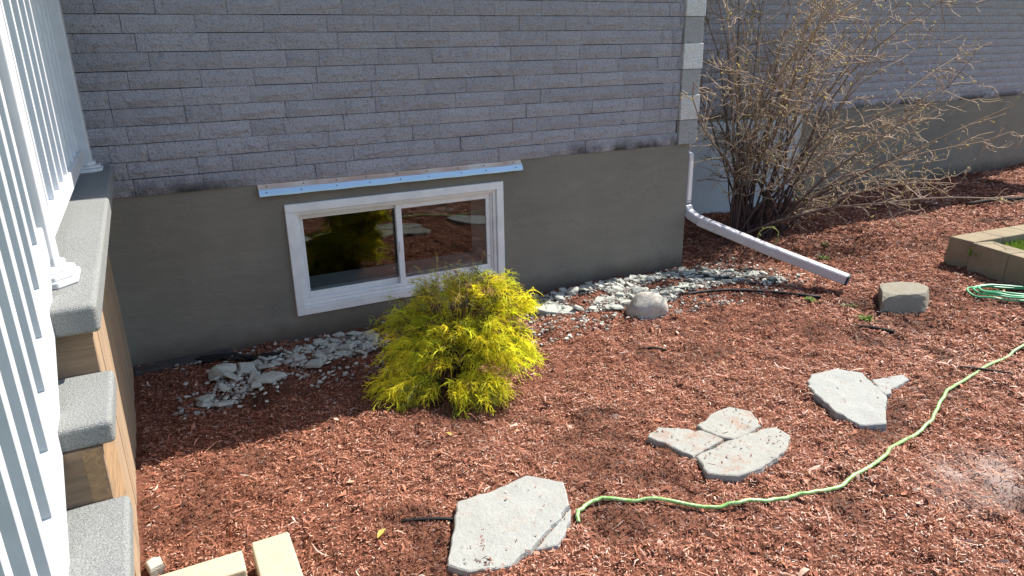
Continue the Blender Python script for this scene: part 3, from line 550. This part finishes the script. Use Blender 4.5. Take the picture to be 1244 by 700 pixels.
# planter of blocks with grass
pl = tag(empty('raised_planter', (6.4, -1.6, 0)), 'low raised bed edged with tan blocks and filled with bright green grass', 'planter')
A, B, C3 = np.array([6.16, -1.10]), np.array([7.30, -1.19]), np.array([5.86, -2.35])
def wallblock(p0, p1, w, z0, z1, side):
    p0, p1 = np.array(p0), np.array(p1); t_ = (p1 - p0) / np.linalg.norm(p1 - p0); nrm = np.array([-t_[1], t_[0]]) * side; V = []
    for z, e in ((z0, -.02), (z1, 0)):
        for q in (p0 + nrm * e, p1 + nrm * e, p1 + nrm * w, p0 + nrm * w): V.append((q[0], q[1], z))
    F = BF if side > 0 else [f[::-1] for f in BF]
    o = pyd('block', V, F, M_conc2); b_ = o.modifiers.new('b', 'BEVEL'); b_.width = .009; b_.segments = 2; o.parent = pl; o.matrix_parent_inverse = Matrix.Translation((-6.4, 1.6, 0)); return o
for i_ in range(3): wallblock(A + (B - A) * (i_ / 3 + .002), A + (B - A) * ((i_ + 1) / 3 - .002), .22, -.03, .235, -1)
A2 = A + np.array([-.045, -.225])
for i_ in range(3): wallblock(A2 + (C3 - A2) * (i_ / 3 + .002), A2 + (C3 - A2) * ((i_ + 1) / 3 - .002), .20, -.03, .235, 1)
for i_ in range(3): wallblock(np.array([5.87 + i_ * .5, -2.36]), np.array([6.365 + i_ * .5, -2.38]), .2, -.03, .235, -1)
o = box('soil', (6.12, 7.35, -2.35, -1.35, -.02, .13), M_soil); o.parent = pl; o.matrix_parent_inverse = Matrix.Translation((-6.4, 1.6, 0))
def blades(n_, xr, yr, z, h, seed):
    r = np.random.default_rng(seed); x = r.uniform(*xr, n_); y_ = r.uniform(*yr, n_); a = r.uniform(0, 6.28, n_); hh = r.uniform(*h, n_); ln = r.uniform(.1, .6, n_) * hh; w = .0035; V = []
    dx, dy = np.cos(a), np.sin(a); sx_, sy_ = -dy * w, dx * w; P0 = np.stack([x - sx_, y_ - sy_, 0 * x + z], -1); P1 = np.stack([x + sx_, y_ + sy_, 0 * x + z], -1)
    M0 = np.stack([x + dx * ln * .35 - sx_ * .8, y_ + dy * ln * .35 - sy_ * .8, z + hh * .6], -1); M1 = np.stack([x + dx * ln * .35 + sx_ * .8, y_ + dy * ln * .35 + sy_ * .8, z + hh * .6], -1); T1 = np.stack([x + dx * ln, y_ + dy * ln, z + hh], -1); T2 = T1 + np.array([.0006, 0, 0])
    V = np.stack([P0, P1, M0, M1, T1, T2], 1).reshape(-1, 3); b_ = (np.arange(n_) * 6)[:, None]; F = np.concatenate([b_ + np.array([[0, 1, 3, 2]]), b_ + np.array([[2, 3, 5, 4]])], 0)
    c_ = np.array([.14, .26, .03]) * r.uniform(.6, 1.3, (n_, 1)) + np.array([.06, .02, 0]) * r.random((n_, 1)); return V, F, np.repeat(c_, 6, 0)
V, F, C_ = blades(16000, (6.08, 7.3), (-2.4, -1.32), .128, (.03, .075), 5); o = big('grass', V, F, M_weed, cols=C_); o['kind'] = 'stuff'; o.parent = pl; o.matrix_parent_inverse = Matrix.Translation((-6.4, 1.6, 0))

# ---------------------------------------------------------------- hoses
M_hose = mat('green_hose', (.20, .42, .13), .4, .5); n = N(M_hose); n.col(n.mix((.20, .40, .10), (.40, .56, .27), n.ramp(n.noise(60, 2), [(.45, (0, 0, 0)), (.6, (1, 1, 1))])))
M_hose2 = mat('coil_hose', (.10, .42, .20), .35, .5)
hpnts = [(5.3, -2.45), (4.78, -2.481), (4.564, -2.505), (4.274, -2.548), (4.036, -2.592), (3.823, -2.628), (3.688, -2.665), (3.498, -2.74), (3.338, -2.799), (3.168, -2.825), (2.993, -2.859), (2.839, -2.905), (2.723, -2.935), (2.579, -2.951), (2.458, -2.962), (2.366, -2.953), (2.27, -2.927), (2.195, -2.905), (2.105, -2.875), (1.993, -2.846), (1.891, -2.809), (1.804, -2.754), (1.694, -2.674), (1.61, -2.614), (1.522, -2.558), (1.45, -2.539), (1.395, -2.55), (1.355, -2.575), (1.33, -2.605)]
P = spline([(x, y, gz(x, y) + (.018 if i_ < 28 else .0)) for i_, (x, y) in enumerate(hpnts)], 8); P[:, 0] += np.interp(np.arange(len(P)), np.arange(0, len(P), 3), rng.normal(0, .0035, len(np.arange(0, len(P), 3)))); P[:, 1] += np.interp(np.arange(len(P)), np.arange(0, len(P), 3), rng.normal(0, .0035, len(np.arange(0, len(P), 3))))
tag(tube('garden_hose', P, .0085, M_hose, n=10), 'thin pale green hose winding across the mulch to the nearest flagstone', 'hose')
P = []
for k in range(150):
    t_ = k / 150 * 4 * 2 * np.pi; lap = t_ / (2 * np.pi); ax = .34 - .03 * lap + .045 * math.sin(lap * 2.3); ay = .17 - .012 * lap + .02 * math.cos(lap * 3.1)
    u, v = math.cos(t_) * ax, math.sin(t_) * ay; ang = -.72; x = 5.72 + .02 * math.sin(lap * 4) + u * math.cos(ang) - v * math.sin(ang); y = -1.94 + .02 * math.cos(lap * 5) + u * math.sin(ang) + v * math.cos(ang); P.append((x, y, gz(x, y) + .02 + lap * .011 + .012 * math.sin(t_ * .7) ** 2))
P += [(5.92, -2.03, .16), (5.86, -1.98, .25), (5.79, -1.97, .20), (5.80, -2.02, .11), (5.95, -2.2, .05)]
P = np.array(P); P = P[(P[:, 0] < 5.98)] if False else P
tag(tube('garden_hose', spline(P, 3), .0078, M_hose2, n=8), 'coiled bright green hose lying against the raised planter', 'hose')

# ---------------------------------------------------------------- golden thread cypress
def ribbons(P, w, seed=0):
    """P (n,k,3) polylines -> crossed tapering ribbons"""
    n_, k, _ = P.shape; T = np.gradient(P, axis=1); T /= np.linalg.norm(T, axis=2, keepdims=True) + 1e-9; r = np.random.default_rng(seed)
    rv = r.normal(size=(n_, 1, 3)); A = np.cross(T, rv); A /= np.linalg.norm(A, axis=2, keepdims=True) + 1e-9; B = np.cross(T, A); taper = np.linspace(1, .35, k)[None, :, None]; w = np.broadcast_to(np.asarray(w, float).reshape(-1, 1, 1), (n_, 1, 1)); Vs, Fs = [], []; off = 0
    for D in (A, B):
        V = np.stack([P - D * w * taper, P + D * w * taper], 2).reshape(-1, 3); b_ = (np.arange(n_) * 2 * k)[:, None, None] + (np.arange(k - 1) * 2)[None, :, None]; F = (b_ + np.array([0, 1, 3, 2])).reshape(-1, 4) + off; Vs.append(V); Fs.append(F); off += len(V)
    return np.vstack(Vs), np.vstack(Fs)
BC = np.array([1.46, -1.13]); UR = np.array([.886, -.463]); TC = np.array([-.43, -.84])      # bush centre, picture-right and toward-viewer directions on the ground
bush = tag(empty('golden_cypress', (BC[0], BC[1], 0)), 'low bright yellow thread-leaf cypress bush in front of the basement window', 'bush')
def bpnt(u, t_, z): q = BC + UR * u + TC * t_; return np.array([q[0], q[1], z])
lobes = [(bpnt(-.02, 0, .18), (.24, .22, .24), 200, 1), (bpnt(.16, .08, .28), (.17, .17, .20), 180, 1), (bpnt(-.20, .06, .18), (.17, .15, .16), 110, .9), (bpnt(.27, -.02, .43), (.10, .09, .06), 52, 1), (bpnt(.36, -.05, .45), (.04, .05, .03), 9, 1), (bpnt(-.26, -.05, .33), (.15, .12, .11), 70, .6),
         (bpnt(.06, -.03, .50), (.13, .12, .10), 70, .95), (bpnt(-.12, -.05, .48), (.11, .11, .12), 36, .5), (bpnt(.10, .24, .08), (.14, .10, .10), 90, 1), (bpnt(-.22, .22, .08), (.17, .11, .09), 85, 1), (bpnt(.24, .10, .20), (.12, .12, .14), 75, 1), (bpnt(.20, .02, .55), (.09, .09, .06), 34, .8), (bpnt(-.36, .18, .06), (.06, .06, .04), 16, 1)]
r = np.random.default_rng(77); PP, CC, WW = [], [], []; stems = []
hollow = bpnt(-.02, .33, .26)
for c_, rad, cnt, lit_yel in lobes:
    for _ in range(int(cnt * 1.12)):
        dv = r.normal(size=3); dv[2] = abs(dv[2]) * .9 - .25; dv /= np.linalg.norm(dv); p0 = c_ + dv * np.array(rad) * r.uniform(.45, .95)
        if p0[2] < .02 or np.linalg.norm((p0 - hollow) * np.array([1, 1, .75])) < .11: continue
        out = p0 - bpnt(0, 0, .05); out[2] *= .5; out /= np.linalg.norm(out) + 1e-9; out = out + r.normal(0, .25, 3); out /= np.linalg.norm(out)
        L = r.uniform(.06, .21); ts = np.linspace(0, 1, 7); ax = p0[None] + out[None] * (L * ts)[:, None] + np.array([0, 0, 1.])[None] * (L * (.38 * ts - .62 * ts ** 2))[:, None]; ax[:, 2] = np.maximum(ax[:, 2], .012)
        base = np.array([.97, .90, .07]) * lit_yel + np.array([.42, .42, .04]) * (1 - lit_yel); base = base * r.uniform(.75, 1.15) * np.array([r.uniform(.85, 1.08), 1, 1])  # shade painted in: lobes at the shaded upper left turn olive
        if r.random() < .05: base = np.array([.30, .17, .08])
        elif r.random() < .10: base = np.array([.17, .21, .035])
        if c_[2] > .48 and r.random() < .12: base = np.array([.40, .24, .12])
        stems.append(ax)
        for j in range(17):
            t_ = r.uniform(.08, 1); a = np.array([np.interp(t_, ts, ax[:, m_]) for m_ in range(3)]); dr = out * .55 + r.normal(0, .5, 3); dr[2] = dr[2] * .6 + .05; dr /= np.linalg.norm(dr); l2 = r.uniform(.030, .075); s = np.linspace(0, 1, 4)
            th = a[None] + dr[None] * (l2 * s)[:, None] - np.array([0, 0, 1.])[None] * (l2 * .45 * s ** 2)[:, None]; th[:, 2] = np.maximum(th[:, 2], .006); PP.append(th); CC.append(base * r.uniform(.8, 1.2)); WW.append(r.uniform(.0012, .0024))
            if r.random() < .7:
                b0 = th[2]; d3 = dr + r.normal(0, .6, 3); d3 /= np.linalg.norm(d3); PP.append(b0[None] + d3[None] * (l2 * .55 * s)[:, None] - np.array([0, 0, 1.])[None] * (l2 * .3 * s ** 2)[:, None]); CC.append(CC[-1]); WW.append(.0013)
PP = np.array(PP); V, F = ribbons(PP, WW, 3); C_ = np.repeat(np.array(CC), 8, 0); C_ = np.vstack([C_, C_])
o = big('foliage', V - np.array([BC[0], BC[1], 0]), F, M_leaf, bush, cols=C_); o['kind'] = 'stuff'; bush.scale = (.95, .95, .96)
Vs, Fs, Cs = [], [], []; off = 0
def addtube(P, rad, col, n_=4):
    global off
    V, F = tube_arrays(P, rad, n_); Vs.append(V); Fs.append(np.array(F) + off); Cs.append(np.repeat(np.array([col]), len(V), 0)); off += len(V)
for k, ax in enumerate(stems[::3]):
    b0 = np.array([BC[0] + r.normal(0, .03), BC[1] + r.normal(0, .03), .02]); mid = (b0 + ax[0]) / 2 + np.array([0, 0, .05]); addtube(np.vstack([spline([b0, mid, ax[0]], 4), ax[2:5]]), np.linspace(.0045, .0015, 12), (.13, .08, .045))
for k in range(30):   # dry twigs poking out of the top
    b0 = bpnt(r.uniform(-.22, .15), r.uniform(-.1, .1), r.uniform(.5, .6)); t1 = b0 + np.array([r.normal(0, .06), r.normal(0, .06), r.uniform(.07, .22)]); addtube(spline([b0, (b0 + t1) / 2 + r.normal(0, .012, 3), t1], 3), np.linspace(.0022, .001, 7), (.42, .32, .16))
    for _ in range(5): a = b0 + (t1 - b0) * r.uniform(.3, 1); addtube([a, a + r.normal(0, .022, 3), a + r.normal(0, .035, 3)], [.0012, .001, .0008], (.50, .40, .10), 3)
big('branches', np.vstack(Vs) - np.array([BC[0], BC[1], 0]), np.vstack(Fs), M_bark, bush, cols=np.vstack(Cs))

# ---------------------------------------------------------------- bare budding shrub by the corner
SB = np.array([5.35, .42]); shrub = tag(empty('budding_shrub', (SB[0], SB[1], 0)), 'tall bare many-stemmed shrub with yellowish buds beside the house corner', 'shrub')
r = np.random.default_rng(101); Vs, Fs, Cs = [], [], []; off = 0; cV, cF, cC = [], [], []; buds = []
def cane(p0, d0, L, bend, r0, r1, k=9, wig=.05):
    P = [np.array(p0, float)]; d_ = np.array(d0, float); d_ /= np.linalg.norm(d_)
    for i_ in range(k): d_ = d_ + np.array(bend) / k + r.normal(0, wig, 3); d_ /= np.linalg.norm(d_); P.append(P[-1] + d_ * L / k)
    P = np.array(P); P[:, 2] = np.maximum(P[:, 2], .02); return P, np.linspace(r0, r1, k + 1)
def tan(f): return tuple(np.array([.065, .04, .038]) * (1 - f) + np.array([.43, .325, .235]) * f)
LIMX = 1.95
for ci in range(58):
    q = r.random()
    u = r.uniform(-.48, .35) if q < .50 else (r.uniform(.1, .75) if q < .80 else r.uniform(.6, 1.35)); t_ = r.normal(0, .30)
    up = r.uniform(.9, 1.3) if u < .6 else r.uniform(.62, 1.15)
    d0 = np.array([*(UR * u + TC * t_ * .8), up]); L = r.uniform(1.7, 2.9) if u < .9 else r.uniform(1.5, 2.3); b0 = np.array([SB[0] + r.normal(0, .20), SB[1] + r.normal(0, .12), 0.0])
    bx = UR * (.25 + max(u, 0) * .45) + TC * .1; P, rd = cane(b0, d0, L, (bx[0], bx[1], -.25 if u > .4 else -.05), r.uniform(.008, .017), .0036, 10, .10)
    ar = P[:, 1] > 1.38
    P[:, 1] = np.minimum(P[:, 1], 1.40); V, F = tube_arrays(P, rd, 6); oc = len(V)
    f = np.linspace(0, 1, len(P)) ** 1.4; col = np.array([tan(x * .75) for x in f]) * r.uniform(.8, 1.2); big('stem', V - np.array([SB[0], SB[1], 0]), np.array(F), M_bark, shrub, True, np.repeat(col, 6, 0))
    for _ in range(r.integers(11, 17)):
        i_ = r.integers(3, 11); f_ = i_ / 10; dd_ = P[min(i_, 10)] - P[min(i_, 10) - 1]; dd_ /= np.linalg.norm(dd_); sd = r.normal(0, .75, 3); sd[2] = sd[2] * .6 - .05
        P2, rd2 = cane(P[min(i_, 10)], dd_ * .8 + sd, r.uniform(.10, .48), (0, 0, .15), .0045, .0024, 6, .22); P2[:, 1] = np.minimum(P2[:, 1], 1.42); addtube(P2, rd2, np.array(tan(.25 + .75 * r.random())) * r.uniform(.85, 1.25), 4)
        for _ in range(r.integers(3, 6)):
            j = r.integers(1, 7); d3 = P2[j] - P2[j - 1]; d3 /= np.linalg.norm(d3) + 1e-9; P3, rd3 = cane(P2[j], d3 * .7 + r.normal(0, .55, 3), r.uniform(.05, .20), (0, 0, .2), .0032, .0019, 4, .30); P3[:, 1] = np.minimum(P3[:, 1], 1.43); addtube(P3, rd3, np.array(tan(.75 + .25 * r.random())) * r.uniform(.9, 1.3), 3)
            for m_ in (2, 3, 4): buds.append((P3[m_], .0055 if m_ < 4 else .0085))
        for m_ in (3, 5, 6): buds.append((P2[m_], .006))
o = big('twigs', np.vstack(Vs) - np.array([SB[0], SB[1], 0]), np.vstack(Fs), M_bark, shrub, cols=np.vstack(Cs)); o['kind'] = 'stuff'
OV = np.array([[1, 0, 0], [-1, 0, 0], [0, 1, 0], [0, -1, 0], [0, 0, 1.7], [0, 0, -1.2]]); OF = np.array([[0, 2, 4], [2, 1, 4], [1, 3, 4], [3, 0, 4], [2, 0, 5], [1, 2, 5], [3, 1, 5], [0, 3, 5]])
V, F, C_ = [], [], []
for k, (p_, s) in enumerate(buds):
    if r.random() < .55: continue
    s *= r.uniform(.6, 1.4); A_ = np.linalg.qr(r.normal(size=(3, 3)))[0]; V.append(p_ + (OV * s * np.array([.8, .8, 1.1])) @ A_.T); F.append(OF + 6 * (len(V) - 1)); c_ = np.array([.58, .48, .14]) if r.random() < .5 else (np.array([.40, .31, .20]) if r.random() < .8 else np.array([.10, .05, .04])); C_.append(np.repeat([c_ * r.uniform(.8, 1.2)], 6, 0))
o = big('buds', np.vstack(V) - np.array([SB[0], SB[1], 0]), np.vstack(F), M_bud, shrub, cols=np.vstack(C_)); o['kind'] = 'stuff'

# ---------------------------------------------------------------- weeds, seedlings, scraps
def weed(x, y, n_, s, seed, label, col=(.16, .24, .05)):
    r = np.random.default_rng(seed); V, F, C_ = [], [], []
    for k in range(n_):
        a = r.uniform(0, 6.28); el = r.uniform(.1, 1.1); d_ = np.array([math.cos(a) * math.cos(el), math.sin(a) * math.cos(el), math.sin(el)]); sd = np.array([-math.sin(a), math.cos(a), 0]); L = s * r.uniform(.5, 1.1); w = L * .22; b0 = np.array([r.normal(0, s * .35), r.normal(0, s * .35), .004]); b_ = len(V)
        V += [b0, b0 + d_ * L * .5 + sd * w, b0 + d_ * L * .5 - sd * w + np.array([0, 0, .002]), b0 + d_ * L - np.array([0, 0, L * .2])]; F += [(b_, b_ + 1, b_ + 3, b_ + 2)]; C_ += [np.array(col) * r.uniform(.6, 1.3)] * 4
    o = big('weed', V, F, M_weed, cols=np.array(C_)); o.location = (x, y, gz(x, y) + .004); tag(o, label, 'weed', 'small green weeds in the mulch')
weed(4.33, -1.69, 46, .055, 1, 'bright green weed tuft in front of the angular grey rock'); weed(5.34, -.49, 50, .06, 2, 'green weed tuft under the right side of the bare shrub', (.17, .21, .06)); weed(4.33, -1.21, 26, .05, 3, 'small green weed below the downspout extension'); weed(4.46, -1.45, 26, .045, 4, 'small weed between the end of the downspout and the angular rock', (.19, .20, .09)); weed(5.65, -.25, 24, .05, 5, 'faint weed tuft deep under the bare shrub', (.15, .18, .06))
# yellow-green looping twig at the shrub's foot
P = [(4.95 + .10 * math.cos(t_) * .886, -.18 - .10 * math.cos(t_) * .46, .19 + .09 * math.sin(t_)) for t_ in np.linspace(.4, 6.2, 22)]
sh = tag(empty('sapling', (5.0, -.2, 0)), 'thin looped yellow green sapling at the foot of the bare shrub', 'sapling'); o = tube('stem', [(4.98, -.12, 0)] + P[::-1], .006, mat('sapling_bark', (.33, .30, .12), .8), None, 5); o.parent = sh; o.matrix_parent_inverse = Matrix.Translation((-5, .2, 0))
r = np.random.default_rng(8)
for k in range(9):
    p_ = np.array(P[k * 2]); a = r.normal(0, 1, 3); a /= np.linalg.norm(a); b_ = np.cross(a, r.normal(0, 1, 3)); b_ /= np.linalg.norm(b_); c_ = np.cross(a, b_)
    V = [p_, p_ + a * .022 + b_ * .012 + c_ * .003, p_ + a * .05, p_ + a * .022 - b_ * .012 + c_ * .003, p_ + a * .024 - c_ * .002]
    o = big('leaf', V, [(0, 1, 4), (1, 2, 4), (2, 3, 4), (3, 0, 4)], M_weed, cols=np.tile([.30, .42, .06], (5, 1))); o.parent = sh; o.matrix_parent_inverse = Matrix.Translation((-5, .2, 0))
# low reddish seedling twigs in front of the rubble
sd_ = tag(empty('dead_seedling', (3.72, -1.15, 0)), 'sparse dark reddish dead seedling stems in the mulch right of the round boulder', 'dead plant'); Vs, Fs, Cs = [], [], []; off = 0
for k in range(30):
    b0 = np.array([r.normal(0, .22), r.normal(0, .13), 0.0]); P, rd = cane(b0, (r.normal(0, .35), r.normal(0, .35), 1), r.uniform(.08, .24), (0, 0, 0), .0022, .001, 5, .12); P[:, 2] += .01; addtube(P, rd, (.13, .045, .035), 4)
    for _ in range(3): j = r.integers(2, 6); P3, rd3 = cane(P[j], (r.normal(), r.normal(), .6), r.uniform(.03, .07), (0, 0, .3), .0013, .0008, 3, .1); addtube(P3, rd3, (.16, .06, .045), 3)
big('stems', np.vstack(Vs), np.vstack(Fs), M_bark, sd_, cols=np.vstack(Cs))
def stick(name, pts, rad, mat_, label, cat): return tag(tube(name, spline([(x, y, gz(x, y) + z) for x, y, z in pts], 4), rad, mat_, n=6), label, cat)
M_stick = mat('dark_stick', (.035, .025, .02), .9)
stick('drip_pipe', [(.69, -2.27, .0), (.78, -2.31, .008), (.88, -2.355, .008), (1.0, -2.40, .0)], .008, M_black, 'black plastic pipe end poking out from under the nearest flagstone', 'pipe')
stick('stick', [(2.64, -1.29, .006), (2.72, -1.33, .014), (2.82, -1.36, .006)], .007, M_stick, 'short dark stick lying in the mulch below the round boulder', 'stick'); stick('stick', [(4.14, -1.75, .01), (4.2, -1.83, .02), (4.3, -1.94, .008)], .012, M_stick, 'dark bark strip lying in front of the green weed tuft', 'stick')
stick('stick', [(4.06, -2.50, .01), (4.15, -2.58, .018), (4.27, -2.70, .008)], .008, M_stick, 'dark stick beside the green hose at the right edge', 'stick'); stick('branch', [(8.5, .12, .03), (8.9, .03, .05), (9.4, -.05, .04), (10.0, -.2, .03)], .022, M_stick, 'long dark fallen branch on the mulch behind the raised planter', 'branch')
stick('drip_pipe', [(3.55, -.62, .02), (3.9, -.72, .03), (4.2, -.92, .03), (4.45, -1.2, .01)], .012, M_black, 'black pipe half buried in the rubble below the downspout', 'pipe')
def rag(name, x, y, sx_, sy_, seed, label):
    r = np.random.default_rng(seed); V, F = [], []; n_ = 8
    for j in range(n_):
        for i_ in range(n_): u, v = i_ / (n_ - 1) - .5, j / (n_ - 1) - .5; V.append((x + u * sx_ + r.normal(0, .012), y + v * sy_ - u * sx_ * .35 + r.normal(0, .012), gz(x + u * sx_, y + v * sy_) + .012 + r.uniform(0, .02)))
    for j in range(n_ - 1):
        for i_ in range(n_ - 1):
            if r.random() > .12: F.append((j * n_ + i_, j * n_ + i_ + 1, (j + 1) * n_ + i_ + 1, (j + 1) * n_ + i_))
    tag(pyd(name, V, F, M_black), label, 'fabric')
rag('landscape_fabric', .34, -.20, .5, .12, 4, 'torn black landscape fabric between the dark ledge and the shaded rubble'); rag('landscape_fabric', 4.25, -.45, .5, .3, 5, 'torn black landscape fabric below the elbow of the downspout')
